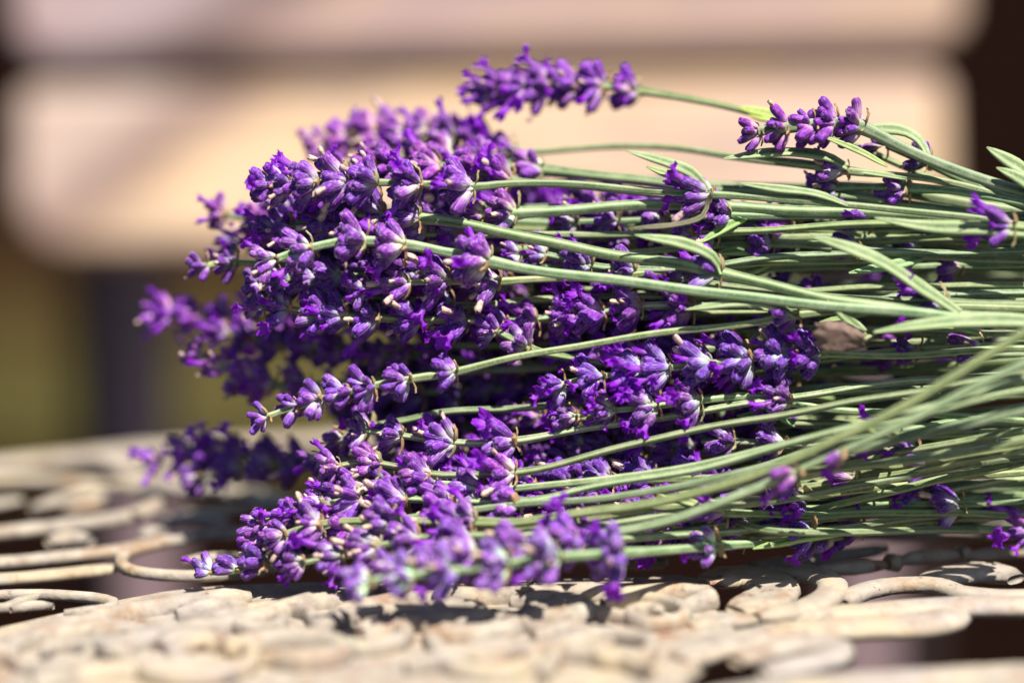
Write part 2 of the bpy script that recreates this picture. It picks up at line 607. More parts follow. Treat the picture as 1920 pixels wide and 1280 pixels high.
def sprig(label, path, nodes, n=10, size=1.0, bloom=0.07, wither=0.13, tint=(1, 1, 1), sr=0.00064, stray=(), leaves=(),
          green=None, group="lavender sprigs of the cut bunch", spread=1.0, end_small=True, stray_bloom=0.3):
    pts3 = [at(x, y, FOCUS + 0.002 + dz * 0.001) for (x, y, dz) in path]
    for p in pts3:
        p.z = max(p.z, TABLE_Z + 0.0035)
    sp = spline(pts3, 0.0022)
    w1, w2, f1, f2 = R.uniform(0, 6.28), R.uniform(0, 6.28), R.uniform(90, 170), R.uniform(200, 330)
    for p in sp[:-1]:                                       # a stem is never quite straight
        p.z += 0.00022 * math.sin(p.x * f1 + w1) + 0.00010 * math.sin(p.x * f2 + w2)
        p.y += 0.0004 * math.sin(p.x * f1 * 0.8 + w2)
    xs = [px_x(p) for p in sp]
    origin = sp[-1].copy()
    root = put("lavender_sprig", None, None, origin)
    root.empty_display_size = 0.005
    tag(root, label, "lavender", group)

    def idx(x):
        return min(range(len(xs)), key=lambda i: abs(xs[i] - x))
    g = green or (1, 1, 1)
    v = R.uniform(0.75, 1.12)
    gcol = (g[0] * v * R.uniform(0.9, 1.1), g[1] * v, g[2] * v * R.uniform(0.8, 1.15))
    start = idx(nodes[0]) if nodes else 0
    nid = [idx(x) for x in list(nodes) + [q[0] for q in stray]]
    last = idx(nodes[-1]) if nodes else 0

    def radius(k):
        kk = k + start
        rad = sr * (0.62 + 0.38 * min(1, max(0, (kk - start) / max(1, last - start)))) if kk < last else sr
        for q in nid:
            d = abs(kk - q)
            if d < 3:
                rad *= 1 + 0.28 * (1 - d / 3)
        return rad
    tint = (tint[0] * R.uniform(0.85, 1.15), tint[1] * R.uniform(0.85, 1.2), tint[2] * R.uniform(0.92, 1.08))
    n = round(n * 1.75)
    size = size * 0.81
    SEED[0] += 1
    body = sp[start:]
    vs, fs, rg = stem_mesh(body, radius, SEED[0])
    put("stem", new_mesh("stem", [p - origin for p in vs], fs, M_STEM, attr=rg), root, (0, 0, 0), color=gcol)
    N = len(nodes)
    for k, x in enumerate(nodes):
        i = idx(x)
        ax = (sp[max(i - 1, 0)] - sp[min(i + 1, len(sp) - 1)]).normalized()
        f = 0.72 + 0.28 * min(1, k / 2.5) if end_small else 1
        nn = max(3, round(n * (0.6 + 0.4 * min(1, k / 2)))) if end_small else n
        add_whorl(root, origin, sp[i], ax, nn, size * f, bloom, wither, tint, sr, spread=spread)
        if k == 0:                                          # the closed tip of the spike
            for _ in range(3):
                d = (ax + Vector((R.uniform(-.35, .35), R.uniform(-.35, .35), R.uniform(-.35, .35)))).normalized()
                put("calyx", R.choice(CALYX), root, sp[i] - origin, Z.rotation_difference(d), size * R.uniform(0.55, 0.75), tint)
    for (x, cnt, sz) in stray:
        i = idx(x)
        ax = (sp[max(i - 1, 0)] - sp[min(i + 1, len(sp) - 1)]).normalized()
        add_whorl(root, origin, sp[i], ax, cnt + 1, sz * 0.8, stray_bloom * 0.8, wither, tint, sr, spread=0.8)
    for lf in leaves:
        lp, w = lf[0], lf[1]
        c = lf[2] if len(lf) > 2 else (1, 1, 1)
        p3 = [at(x, y, FOCUS + 0.002 + dz * 0.001) for (x, y, dz) in lp]
        for p in p3:
            p.z = max(p.z, TABLE_Z + 0.003)
        SEED[0] += 1
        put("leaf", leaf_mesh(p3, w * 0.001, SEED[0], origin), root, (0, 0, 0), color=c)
    return root


PALE = (1.35, 1.25, 1.15)
DEEP = (0.85, 0.75, 0.95)
FADED = (1.5, 1.95, 1.28)
MAG = (1.15, 0.8, 1.05)
YG = (1.25, 1.2, 0.55)
sprig("lone lavender spike standing clear above the bunch against the chair slats",
      [(848, 186, 24), (960, 166, 24), (1080, 158, 23), (1195, 172, 22), (1290, 188, 18), (1400, 208, 14), (1500, 235, 10), (1600, 275, 9), (1750, 335, 8), (1960, 410, 8)],
      [905, 940, 980, 1025, 1078, 1135, 1195], n=10, bloom=0.22, size=1.05, tint=MAG,
      leaves=[([(1470, 222, 12), (1430, 210, 12), (1385, 202, 12)], 2.4, YG), ([(1480, 228, 11), (1440, 222, 11), (1400, 212, 12)], 2.0, YG)])
sprig("short plump spike at upper right, magenta buds, leaf arching over its stem",
      [(1393, 252, -2), (1450, 243, -2), (1520, 236, -2), (1590, 232, -2), (1640, 250, -2), (1720, 288, -3), (1850, 340, -4), (1960, 375, -4)],
      [1428, 1465, 1510, 1560, 1602], n=7, bloom=0.03, wither=0.02, tint=MAG, sr=0.0010,
      leaves=[([(1742, 296, -3), (1725, 262, -2), (1685, 242, -1), (1612, 240, 0)], 2.4),
              ([(1665, 312, -4), (1610, 282, -4), (1535, 252, -5)], 1.3, (1.1, 1.1, 0.8))])
sprig("sprig at upper right whose small bud whorl hangs under a green stem",
      [(1632, 262, 5), (1690, 285, 4), (1738, 303, 3), (1850, 355, 0), (1960, 402, 0)], [1672, 1738], n=6, bloom=0.1, sr=0.0009)
sprig("soft crest spike whose long thin stem shows bare against the chair slats",
      [(735, 262, 27), (800, 250, 27), (900, 272, 26), (990, 284, 24), (1130, 274, 22), (1250, 279, 18), (1400, 297, 10), (1585, 318, 2), (1750, 340, 0), (1960, 385, 0)],
      [765, 805, 850, 905, 955], n=9, bloom=0.1, stray=[(1590, 7, 0.95)], tint=PALE,
      leaves=[([(1590, 314, 1), (1545, 291, 0), (1460, 284, -1), (1357, 297, -2)], 2.4), ([(1700, 335, -2), (1560, 312, 3), (1390, 292, 4)], 1.6)])
sprig("farthest blurred spike on the upper left crest of the bunch",
      [(583, 272, 33), (680, 256, 33), (780, 252, 32), (880, 266, 31), (960, 290, 29), (1020, 318, 27), (1240, 345, 24), (1500, 352, 18), (1700, 362, 10), (1960, 405, 6)],
      [612, 655, 700, 745, 800, 860, 930], n=10, bloom=0.15, tint=PALE, sr=0.0011, size=1.1)
sprig("pale spike just behind the sharp top spike with thick blurred stem",
      [(690, 300, 17), (800, 290, 17), (900, 300, 16), (1015, 320, 15), (1100, 330, 12), (1330, 352, 8), (1600, 372, 5), (1960, 420, 3)],
      [730, 790, 850, 920, 1012], n=9, tint=PALE, sr=0.0010, bloom=0.08)
sprig("sharp top spike with grey lilac buds and a curled dark leaf on its stem",
      [(452, 354, -3), (540, 348, -3), (650, 342, -3), (760, 342, -3), (885, 349, -3), (960, 344, -3), (1100, 348, -4), (1240, 357, -4), (1330, 366, -4), (1560, 381, -5), (1750, 400, -6), (1960, 432, -8)],
      [508, 552, 600, 648, 706, 776, 884], n=11, size=1.12, bloom=0.10, wither=0.14, tint=(1.2, 1.15, 1.05), stray=[(1328, 7, 1.1)],
      leaves=[([(1328, 358, -5), (1295, 322, -6), (1240, 300, -7), (1175, 283, -8)], 2.3), ([(1325, 360, -3), (1270, 332, -3), (1212, 312, -3)], 2.2, (1, 1, 0.8)),
              ([(1328, 372, -6), (1318, 404, -7), (1270, 420, -8), (1180, 428, -9)], 1.2, (0.45, 0.32, 0.35)),
              ([(1590, 384, -6), (1530, 362, -6), (1450, 352, -6), (1385, 343, -6)], 1.7)])
sprig("spike behind the sharp top one whose green stem starts at mid head",
      [(500, 428, 6), (600, 412, 5), (700, 405, 4), (785, 409, 1), (950, 436, -2), (1150, 476, -4), (1300, 502, -6), (1350, 514, -6), (1500, 548, -8), (1650, 572, -10), (1960, 612, -12)],
      [540, 590, 650, 715, 782], n=9, stray=[(1352, 6, 1.15)], stray_bloom=0.05, wither=0.12, sr=0.00095,
      leaves=[([(1354, 512, -7), (1337, 480, -8), (1280, 455, -9), (1190, 440, -10)], 2.3), ([(1622, 622, -9), (1592, 598, -9), (1550, 560, -10)], 2.2)])
sprig("sharp second spike with spaced star shaped whorls and long bare stem",
      [(470, 500, -5), (560, 470, -5), (655, 452, -5), (755, 460, -5), (830, 474, -5), (915, 488, -6), (1050, 511, -7), (1260, 541, -9), (1450, 561, -10), (1650, 582, -13), (1960, 614, -15)],
      [520, 590, 680, 766, 914], n=11, size=1.15, wither=0.14, bloom=0.07, tint=(1.2, 1.15, 1.1), sr=0.00095,
      leaves=[([(1800, 586, -12), (1740, 545, -12), (1640, 482, -13), (1518, 440, -14)], 3.0)])
sprig("spike below the star shaped whorls with violet open florets and tan withered ones",
      [(640, 548, 0), (740, 532, 0), (840, 528, -1), (932, 530, -1), (1050, 521, 0), (1250, 510, 2), (1500, 490, 3), (1960, 480, 3)],
      [690, 760, 845, 932], n=11, size=1.12, bloom=0.28, wither=0.18, tint=(1.1, 1, 1.05))
sprig("slim tip poking out left of the bunch with five dark buds on a green neck",
      [(342, 506, 10), (385, 497, 10), (440, 490, 9), (520, 496, 8), (700, 500, 7), (900, 500, 7), (1200, 470, 6), (1960, 440, 4)],
      [380, 432, 520, 600, 680], n=6, tint=DEEP, spread=1.1)
sprig("blurred spike end peeping out at left below the chair slat",
      [(398, 395, 22), (470, 408, 22), (560, 400, 21), (700, 400, 20), (900, 390, 18), (1300, 390, 12), (1960, 430, 8)],
      [432, 480, 540, 620, 690], n=8, bloom=0.3, tint=MAG)
sprig("blurred violet spike behind the left edge with open florets",
      [(425, 462, 25), (500, 438, 25), (600, 430, 22), (800, 430, 18), (1400, 440, 10), (1960, 470, 5)], [460, 500, 550, 610], n=9, bloom=0.4)
sprig("far blurred spike lying lowest of the loose spikes at left, in half shade",
      [(262, 590, 36), (350, 592, 36), (450, 604, 34), (560, 612, 30), (900, 600, 24), (1960, 560, 10)],
      [295, 335, 380, 430, 485, 545], n=9, bloom=0.25, tint=MAG)
sprig("faded greyish spike with pink withered florets at the left edge",
      [(345, 645, 22), (400, 680, 22), (470, 712, 22), (560, 722, 21), (700, 712, 18), (1000, 690, 14), (1960, 620, 6)],
      [375, 415, 462, 520, 580], n=8, bloom=0.1, wither=0.4, tint=PALE)
sprig("magenta blurred spike between two others at the left edge",
      [(405, 620, 27), (470, 632, 27), (560, 650, 25), (800, 650, 20), (1960, 600, 8)], [435, 475, 520, 580, 650], n=8, bloom=0.45, tint=MAG)
sprig("deep violet spike across the left middle of the bunch",
      [(445, 568, 3), (540, 578, 3), (650, 590, 2), (760, 600, 2), (850, 600, 2), (1000, 600, 5), (1300, 590, 6), (1960, 560, 3)],
      [490, 540, 595, 655, 720, 790, 860], n=9, bloom=0.12, wither=0.08, tint=MAG)
sprig("spike in the left middle with tan withered florets among violet buds",
      [(460, 545, 7), (560, 540, 7), (680, 552, 6), (800, 565, 5), (900, 572, 4), (1100, 560, 6), (1960, 530, 4)],
      [500, 560, 620, 690, 760, 840], n=9, bloom=0.12, wither=0.2)
sprig("short hooked spike above the long lower stem near the centre",
      [(885, 622, 0), (930, 620, 0), (985, 652, -1), (1060, 672, 2), (1300, 690, 6), (1960, 640, 0)], [930, 985], n=8, size=1.05)
sprig("violet spike of small open florets right of centre below the bare stems",
      [(800, 612, 5), (950, 602, 4), (1080, 590, 3), (1200, 576, 2), (1290, 575, 2), (1400, 572, 3), (1960, 545, 3)],
      [870, 940, 1005, 1070, 1140, 1210, 1282], n=10, bloom=0.32, wither=0.1, tint=MAG)
sprig("spike crossed by two bare stems with a large open floret near its end",
      [(930, 482, 4), (1020, 480, 3), (1105, 498, 2), (1190, 506, 2), (1300, 500, 1), (1500, 480, 1), (1960, 470, 0)],
      [970, 1030, 1105, 1190], n=10, bloom=0.25, size=1.05)
sprig("spike just under the top stems with a pale whorl at its end",
      [(800, 420, 5), (880, 405, 5), (965, 400, 4), (1100, 393, 3), (1270, 383, 2), (1450, 390, 0), (1700, 405, -2), (1960, 428, -4)],
      [835, 895, 963], n=10, size=1.1, tint=PALE, sr=0.00095)
sprig("row of violet florets half hidden under the upper stems",
      [(1020, 388, 12), (1150, 388, 12), (1250, 400, 11), (1350, 410, 10), (1480, 428, 8), (1960, 440, 6)],
      [1060, 1115, 1175, 1240, 1310, 1380, 1460], n=10, bloom=0.35, tint=MAG)
sprig("sharp lower spike with seven separate whorls stretched along a bare green stem",
      [(458, 797, -3), (500, 780, -3), (556, 762, -3), (653, 736, -3), (766, 711, -4), (852, 696, -4), (960, 670, -5), (1080, 649, -5), (1240, 626, -5), (1400, 606, -6), (1492, 590, -7), (1640, 578, -8), (1960, 580, -10)],
      [490, 558, 606, 656, 704, 768, 854], n=8, size=0.86, bloom=0.0, wither=0.02, tint=(1.1, 0.85, 1.1), stray=[(1492, 4, 1.0)],
      leaves=[([(1492, 592, -8), (1445, 569, -9), (1380, 566, -9), (1285, 580, -9)], 2.0)], spread=1.1)
sprig("fat spike right of centre crowded with open violet florets",
      [(990, 742, -2), (1080, 716, -2), (1200, 692, -2), (1330, 682, -3), (1450, 668, -3), (1535, 663, -3), (1700, 664, -4), (1960, 652, -6)],
      [1065, 1125, 1190, 1260, 1330, 1400, 1468, 1532], n=12, size=1.08, bloom=0.36, wither=0.06, tint=(1.05, 0.95, 1.05))
sprig("spike hanging under the fat spike, florets open, tan withered bits below",
      [(1010, 795, 0), (1100, 775, -2), (1200, 762, -3), (1310, 752, -3), (1430, 745, -2), (1480, 752, -2), (1640, 772, -2), (1960, 790, -4)],
      [1085, 1155, 1235, 1310, 1478], n=12, bloom=0.32, wither=0.1)
sprig("spike low at centre ending in a large whorl of open florets and dry bracts",
      [(640, 800, 1), (750, 815, 0), (850, 830, -1), (962, 827, -2), (1110, 800, -2), (1300, 775, -2), (1500, 740, -3), (1960, 690, -6)],
      [690, 760, 840, 955], n=11, size=1.08, bloom=0.2, wither=0.1, stray_bloom=0.5)
sprig("spike low at centre with bright grooved stem and brown papery bracts",
      [(560, 882, -2), (680, 866, -2), (760, 878, -3), (830, 893, -4), (962, 885, -5), (1130, 847, -6), (1330, 802, -7), (1500, 770, -8), (1700, 738, -10), (1960, 690, -14)],
      [640, 710, 795, 958], n=11, size=1.05, bloom=0.16, wither=0.14, tint=PALE)
sprig("dark shaded spike under the lower stems right of centre",
      [(980, 872, 9), (1100, 866, 9), (1300, 850, 8), (1960, 800, 0)], [1020, 1075, 1135, 1200, 1270], n=9)
sprig("thin young spike with few pale buds bent down at the lower left",
      [(560, 905, 9), (598, 852, 9), (645, 818, 8), (750, 792, 6), (1000, 760, 5), (1960, 720, 0)], [590, 640, 700], n=6, tint=PALE)
sprig("far blurred violet spike lying above the scrolls at lower left",
      [(276, 862, 36), (340, 846, 36), (420, 850, 34), (520, 860, 31), (700, 850, 28), (1960, 760, 10)], [305, 350, 400, 460, 525], n=9, bloom=0.35, tint=MAG)
sprig("dark blurred spike touching the scrolls at lower left",
      [(350, 905, 30), (430, 884, 30), (540, 872, 28), (800, 870, 24), (1960, 800, 10)], [385, 440, 500, 570], n=9, bloom=0.2)
sprig("low spike with lilac florets and papery tips second from the bottom of the pile",
      [(450, 990, -2), (540, 962, -3), (650, 938, -4), (760, 936, -5), (970, 940, -8), (1100, 915, -9), (1300, 880, -12), (1600, 800, -18), (1960, 700, -22)],
      [500, 555, 615, 685, 760, 850, 966], n=10, bloom=0.12, wither=0.16, tint=PALE, size=1.05)
sprig("low spike with bare stem showing between pale green whorl bases",
      [(490, 1012, -6), (600, 985, -8), (720, 978, -10), (890, 977, -12), (1000, 975, -14), (1200, 947, -17), (1400, 895, -20), (1600, 810, -24), (1800, 700, -28), (1960, 600, -30)],
      [530, 610, 735, 888], n=10, size=1.05, sr=0.00085)
sprig("lowest left spike whose sharp tip rests on the carved table band",
      [(342, 1092, -2), (420, 1072, -3), (500, 1052, -4), (600, 1042, -6), (715, 1034, -8), (830, 1006, -10), (1000, 985, -11), (1300, 945, -8), (1500, 930, -4), (1960, 880, 2)],
      [385, 435, 495, 565, 640, 714], n=10, size=1.02, bloom=0.08, wither=0.04)
sprig("nearest spike, soft and greyish lilac, lying on the front of the table band",
      [(605, 1104, -31), (720, 1087, -31), (850, 1068, -30), (1000, 1046, -29), (1160, 1040, -24), (1340, 1022, -10), (1540, 1008, 4), (1960, 955, 20)],
      [690, 765, 845, 940, 1045, 1155], n=12, spread=1.15, size=1.06, tint=FADED, wither=0.1, stray=[(1345, 5, 1.0), (1545, 6, 1.0)], sr=0.00078, stray_bloom=0.15)

sprig("low spike wedged between the lowest left spike and the nearest greyish one",
      [(520, 1062, -10), (640, 1042, -11), (760, 1014, -13), (900, 1002, -15), (1010, 998, -15), (1300, 960, -10), (1960, 850, -4)],
      [570, 640, 715, 790, 870], n=10, size=1.05, bloom=0.1)
sprig("low spike just above the lowest left one, buds pointing left",
      [(430, 1026, -1), (540, 1002, -3), (660, 985, -5), (800, 965, -8), (980, 948, -10), (1300, 905, -14), (1960, 765, -24)],
      [485, 540, 600, 670, 745, 830], n=10, size=1.0, tint=PALE, wither=0.12)
sprig("spike lying over the papery low one with lilac florets",
      [(580, 935, -1), (680, 908, -2), (790, 902, -3), (900, 915, -5), (1000, 912, -6), (1300, 872, -10), (1960, 725, -18)],
      [625, 680, 745, 820, 900], n=10, size=1.0, bloom=0.15)
sprig("spike filling the left flank between the two sharp top spikes",
      [(455, 440, 4), (540, 432, 4), (640, 428, 4), (760, 436, 4), (900, 440, 4), (1300, 440, 6), (1960, 455, 6)],
      [500, 550, 605, 670, 735, 800, 880], n=10, bloom=0.15, tint=MAG)
sprig("spike under the star shaped whorls at the left flank, closed buds",
      [(440, 535, 5), (540, 522, 5), (640, 515, 5), (740, 510, 5), (860, 505, 6), (1300, 500, 8), (1960, 500, 8)],
      [480, 530, 590, 650, 720, 800], n=10, bloom=0.05)
sprig("spike in the upper crest between the sharp top spike and the pale crest",
      [(600, 318, 8), (700, 312, 8), (820, 312, 8), (940, 330, 8), (1100, 352, 6), (1960, 440, 4)],
      [640, 690, 745, 810, 880, 950], n=10, bloom=0.2, tint=MAG)
sprig("second nearest blurred spike, above the greyish one at the front",
      [(690, 1072, -27), (820, 1050, -27), (940, 1028, -26), (1080, 1016, -22), (1300, 1000, -8), (1960, 935, 18)],
      [745, 815, 890, 975, 1075], n=12, size=1.02, tint=FADED, spread=1.15, bloom=0.12)

# stems in front at the right whose heads lie under the other spikes
sprig("front right stem bearing one small bud whorl, under the long diagonal stem",
      [(900, 1050, -6), (1200, 1008, -6), (1410, 975, 0), (1700, 955, 6), (1960, 925, 12)], [960, 1010], n=6, stray=[(1420, 7, 1.0)], stray_bloom=0.1)
sprig("long blurred diagonal stem at lower right with two magenta florets",
      [(1010, 1005, -12), (1200, 988, -15), (1400, 925, -20), (1520, 868, -22), (1700, 790, -25), (1960, 662, -29)], [1060, 1110], n=6,
      stray=[(1500, 3, 1.0), (1585, 2, 1.0)], stray_bloom=0.7, sr=0.0008)
sprig("blurred stem at far right with one vivid magenta floret near the table",
      [(1300, 1010, -2), (1500, 1002, 6), (1700, 995, 10), (1935, 988, 8), (1990, 984, 8)], [1340, 1380], n=5, stray=[(1950, 5, 1.3)], stray_bloom=0.9)
sprig("right hand stem with a lilac floret whorl above the crossing leaves",
      [(1250, 440, 2), (1500, 425, -4), (1700, 420, -9), (1900, 425, -14), (1990, 430, -15)], [1290, 1340], n=6, stray=[(1900, 5, 1.1)], stray_bloom=0.7,
      leaves=[([(1985, 440, -15), (1850, 428, -13), (1740, 424, -11), (1640, 408, -10)], 2.6)])
sprig("right hand stem with one bright open floret beside the slanting leaf",
      [(1200, 520, 4), (1450, 545, -2), (1650, 560, -6), (1770, 568, -8), (1990, 575, -10)], [1240, 1290], n=6, stray=[(1768, 4, 1.25)], stray_bloom=1.0,
      leaves=[([(1985, 604, -16), (1850, 598, -16), (1740, 606, -16), (1638, 622, -16)], 3.0)])
sprig("right hand stem with violet florets right of the dry brown leaf",
      [(1250, 690, 4), (1500, 680, 1), (1720, 655, -1), (1990, 640, -4)], [1300, 1350], n=6, stray=[(1725, 5, 1.0), (1840, 4, 1.0)], stray_bloom=0.5)
sprig("stem at lower right with a dark bud whorl halfway along",
      [(1250, 960, 0), (1500, 950, 2), (1800, 945, 4), (1990, 930, 6)], [1290, 1330], n=6, stray=[(1810, 6, 1.1), (1480, 5, 1.0)], stray_bloom=0.15)
sprig("grey green stem at the upper right corner with two broad leaves",
      [(1500, 352, 6), (1700, 350, 2), (1850, 370, -3), (1990, 395, -6)], [1540, 1575], n=5, stray=[(1700, 5, 0.95), (1712, 4, 0.9)], stray_bloom=0.2, green=(0.8, 0.9, 0.9),
      leaves=[([(1975, 352, -4), (1905, 308, -4), (1850, 276, -4)], 2.8), ([(1960, 372, -7), (1915, 335, -7), (1868, 314, -7)], 2.4)])

# the body of the bunch: sprigs lying behind and below the ones above
def table_dz(px, py):
    d = (on_table(px, py) - CAM).dot(AF)
    return (d - FOCUS) * 1000 - 6


NICK = [(700, 345, "sharp top spike"), (790, 265, "farthest crest spike"), (860, 300, "pale spike of the crest"), (690, 460, "star shaped whorls"),
        (1090, 385, "whorls under the top stems"), (830, 535, "spike of tan withered florets"), (600, 590, "deep violet middle spike"), (440, 600, "blurred left spikes"),
        (1080, 585, "small open florets right of centre"), (940, 640, "hooked spike"), (660, 740, "seven separate whorls"), (1300, 690, "fat open spike"),
        (1200, 765, "spike hanging under the fat one"), (850, 830, "low whorl with dry bracts"), (790, 880, "bright grooved low stem"), (1150, 860, "dark shaded low spike"),
        (620, 840, "thin young spike"), (400, 860, "blurred spikes above the scrolls"), (740, 935, "papery low spike"), (720, 985, "low spike with bare stem"),
        (540, 1050, "lowest left spike"), (900, 1060, "nearest greyish spike"), (1150, 960, "lower green stems"), (1060, 495, "spike crossed by two stems")]
USED = {}


def fill_label(zone, x, y, bloom, leaf):
    near = min(NICK, key=lambda q: (q[0] - x) ** 2 + ((q[1] - y) * 1.5) ** 2)[2]
    what = {0.05: "closed bud", 0.15: "partly open", 0.3: "open flowered"}[bloom]
    where = {"inside": "packed behind the", "back": "far behind the", "middle": "tucked close behind the", "front": "in front by the"}[zone]
    lab = "%s sprig %s %s" % (what, where, near)
    if lab in USED:
        lab = lab + (", leafy" if leaf else ", leafless")
    if lab in USED:                                         # tell it from the first of its like by where it lies
        fx, fy = USED[lab]
        opts = ["higher" if y < fy else "lower", "farther left" if x < fx else "farther right"]
        for extra in (opts[0], opts[1], ", ".join(opts), "very last"):
            if lab + ", " + extra not in USED:
                lab = lab + ", " + extra
                break
    USED[lab] = (x, y)
    return lab


def fill(label, count, ty, tx, ry, dzr, seed, nodes=True, **kw):
    global R
    R = random.Random(seed)
    for k in range(count):
        t = (k + R.uniform(0.1, 0.9)) / count
        y0 = ty[0] + (ty[1] - ty[0]) * t
        y1 = ry[0] + (ry[1] - ry[0]) * (t if label != "front" else R.random()) + R.uniform(-45, 45)
        x0 = R.uniform(*tx)
        if 600 < y0 < 790:
            x0 = max(x0, 590 + R.uniform(0, 120))
        d0 = R.uniform(*dzr)
        if label == "inside" and 590 < y0 < 800:
            d0 += 11
        d0 = min(d0, table_dz(x0, y0))
        xb = x0 + R.uniform(330, 520)
        yb = y0 + (y1 - y0) * 0.25 + R.uniform(-18, 18)
        xm = R.uniform(1300, 1600)
        ym = y0 + (y1 - y0) * 0.6 + R.uniform(-30, 30)
        d1 = min(d0 * 0.95 + R.uniform(-8, 4), table_dz(xm, ym))
        if label == "front":
            y0 = min(max(y0, 905), 1010)
            yb = max(y0 - 12, 895)
            ym = y0 + (y1 - y0) * ((xm - x0) / (1970 - x0)) ** 1.7 + R.uniform(-22, 22)
            d1 = min(R.uniform(-24, -4) if ym < 880 else R.uniform(-8, 14), table_dz(xm, ym))
        d2 = min((R.uniform(-20, 12) if y1 < 880 else R.uniform(4, 26)) if label == "front" else d0 * 0.85 + R.uniform(-10, 4), table_dz(1970, y1))
        nn = R.choice((5, 6, 7))
        nodes_x = [x0 + 25 + (xb - x0 - 25) * ((i / (nn - 1)) ** 1.25) for i in range(nn)]
        lv = []
        for _ in range(R.choice((0, 0, 0, 1) if label == "front" else (0, 1, 1, 2))):
            lx = R.uniform(1350, 1900)
            ly = ym + (y1 - ym) * (lx - xm) / (1970 - xm)
            ld = d1 + (d2 - d1) * (lx - xm) / (1970 - xm)
            sgn = R.choice((-1, 1))
            ln = R.uniform(80, 190)
            lv.append(([(lx, ly, ld), (lx - ln * 0.4, ly + sgn * R.uniform(6, 22), ld - 3), (lx - ln, ly + sgn * R.uniform(0, 50), ld - R.uniform(2, 6))],
                       R.uniform(1.4, 2.3), (R.uniform(.8, 1.15), R.uniform(.9, 1.1), R.uniform(.6, 1.0))))
        st = [(R.uniform(1330, 1880), R.choice((4, 5, 6)), 1.0)] if R.random() < 0.6 else []
        bl = R.choice((0.05, 0.15, 0.3))
        lb = fill_label(label, (x0 + xb) / 2, (y0 + yb) / 2, bl, bool(lv))
        sprig(lb, [(x0, y0, d0), ((x0 + xb) / 2, (y0 + yb) / 2 + R.uniform(-8, 8), d0), (xb, yb, d0), (xm, ym, d1), (1975, y1, d2)],
              nodes_x, n=R.choice((8, 9, 10)), bloom=bl * 0.8, wither=0.08, tint=R.choice(((1, 1, 1), DEEP, MAG)), leaves=lv, stray=st,
              sr=R.uniform(0.00055, 0.00078), **kw)


fill("inside", 32, (380, 960), (500, 900), (400, 900), (9, 28), 5)
fill("back", 20, (330, 930), (560, 1000), (390, 860), (28, 52), 6)
fill("middle", 13, (400, 930), (880, 1150), (420, 920), (7, 18), 7)
fill("front", 22, (900, 1030), (760, 1000), (640, 985), (0, 8), 8)

R = random.Random(99)


# ------------------------------------------------------------------ dry leaf caught in the stems
def dry_leaf():
    c = at(1576, 632, FOCUS - 0.013)
    nx, ny = 25, 17
    rr = random.Random(3)
    vs, fs = [], []
    for i in range(nx):
        for j in range(ny):
            u, v = i / (nx - 1) * 2 - 1, j / (ny - 1) * 2 - 1
            # torn outline: broad at the left, tapering to a ragged right end, frayed along the top
            w = 0.80 + 0.20 * math.cos(2.6 * (u + 0.25)) - 0.25 * max(0, u) ** 2 + 0.05 * math.sin(11 * u + 1) + 0.04 * math.sin(23 * u)
            x = 0.0046 * u * (1 - 0.10 * abs(v)) + 0.0004 * math.sin(7 * v + 2 * u)
            y = 0.0027 * v * w - 0.0005 * u
            fold = 0.0016 * max(0, -u - 0.62) * 2 + 0.0012 * max(0, v - 0.55) * 2 + 0.0014 * max(0, u - 0.35)
            crease = 0.00035 * abs(((u * 2.3 + v * 0.9 + 0.35) % 1.0) - 0.5) + 0.00025 * abs(((v * 2.1 - u * 0.8) % 1.0) - 0.5)
            vs.append(AX * x + AY * y + AF * (fold + 0.3 * crease + rr.uniform(-.00002, .00002) - 0.0012 * v))
    for i in range(nx - 1):
        for j in range(ny - 1):
            a = i * ny + j
            fs.append((a, a + 1, a + ny + 1, a + ny))
    o = put("dry_leaf", new_mesh("dry_leaf", vs, fs, M_DRY), None, c)
    m = o.modifiers.new("thickness", 'SOLIDIFY')
    m.thickness = 0.0002
    tag(o, "crumpled dry brown leaf scrap caught between the green stems", "leaf")


dry_leaf()

# ------------------------------------------------------------------ garden table of weathered cast iron scrollwork
table_c = Vector((0.02, 0.43, 0))
table = put("garden_table", None, None, (table_c.x, table_c.y, 0))
tag(table, "weathered cream cast iron garden table with openwork scrolls under the lavender", "table")
T0 = Vector((table_c.x, table_c.y, 0))


def bar(name, px_path, w, h, top=0.0, closed_end=True, jitter=0.06):
    """a cast bar lying in the table top along pixels; w, h in mm (width across, thickness), top = mm above the table plane"""
    return bar_xy(name, [on_table(x, y) for (x, y) in px_path], w, h, top, closed_end, jitter, int(px_path[0][0] * 7 + px_path[0][1]))


def bar_xy(name, pts, w, h, top, closed_end, jitter, seed):
    sp = spline(pts, 0.0025)
    seg = 12
    vs, fs = [], []
    rr = random.Random(seed)
    n = len(sp)
    for k, (p, t, s, u) in enumerate(frames(sp, Vector((0, 0, 1)))):
        cap = min(1, (min(k, n - 1 - k) + 0.6) / 2.0) if closed_end else 1
        cap = cap ** 0.5
        for i in range(seg):
            a = 2 * math.pi * i / seg
            ca, sa = math.cos(a), math.sin(a)
            ca = math.copysign(abs(ca) ** 0.75, ca)
            sa = math.copysign(abs(sa) ** 0.75, sa)
            q = 1 + rr.uniform(-jitter, jitter)
            vs.append(p + s * (ca * w * 0.0005 * q * cap) + Vector((0, 0, (top - h / 2 + sa * h / 2 * q * cap) * 0.001)) - T0)
    for k in range(n - 1):
        for i in range(seg):
            j = (i + 1) % seg
            fs.append((k * seg + i, k * seg + j, (k + 1) * seg + j, (k + 1) * seg + i))
    fs.append(tuple(range(seg)))
    fs.append(tuple((n - 1) * seg + i for i in reversed(range(seg))))
    return put(name, new_mesh(name, vs, fs, M_TABLE), table, (0, 0, 0))


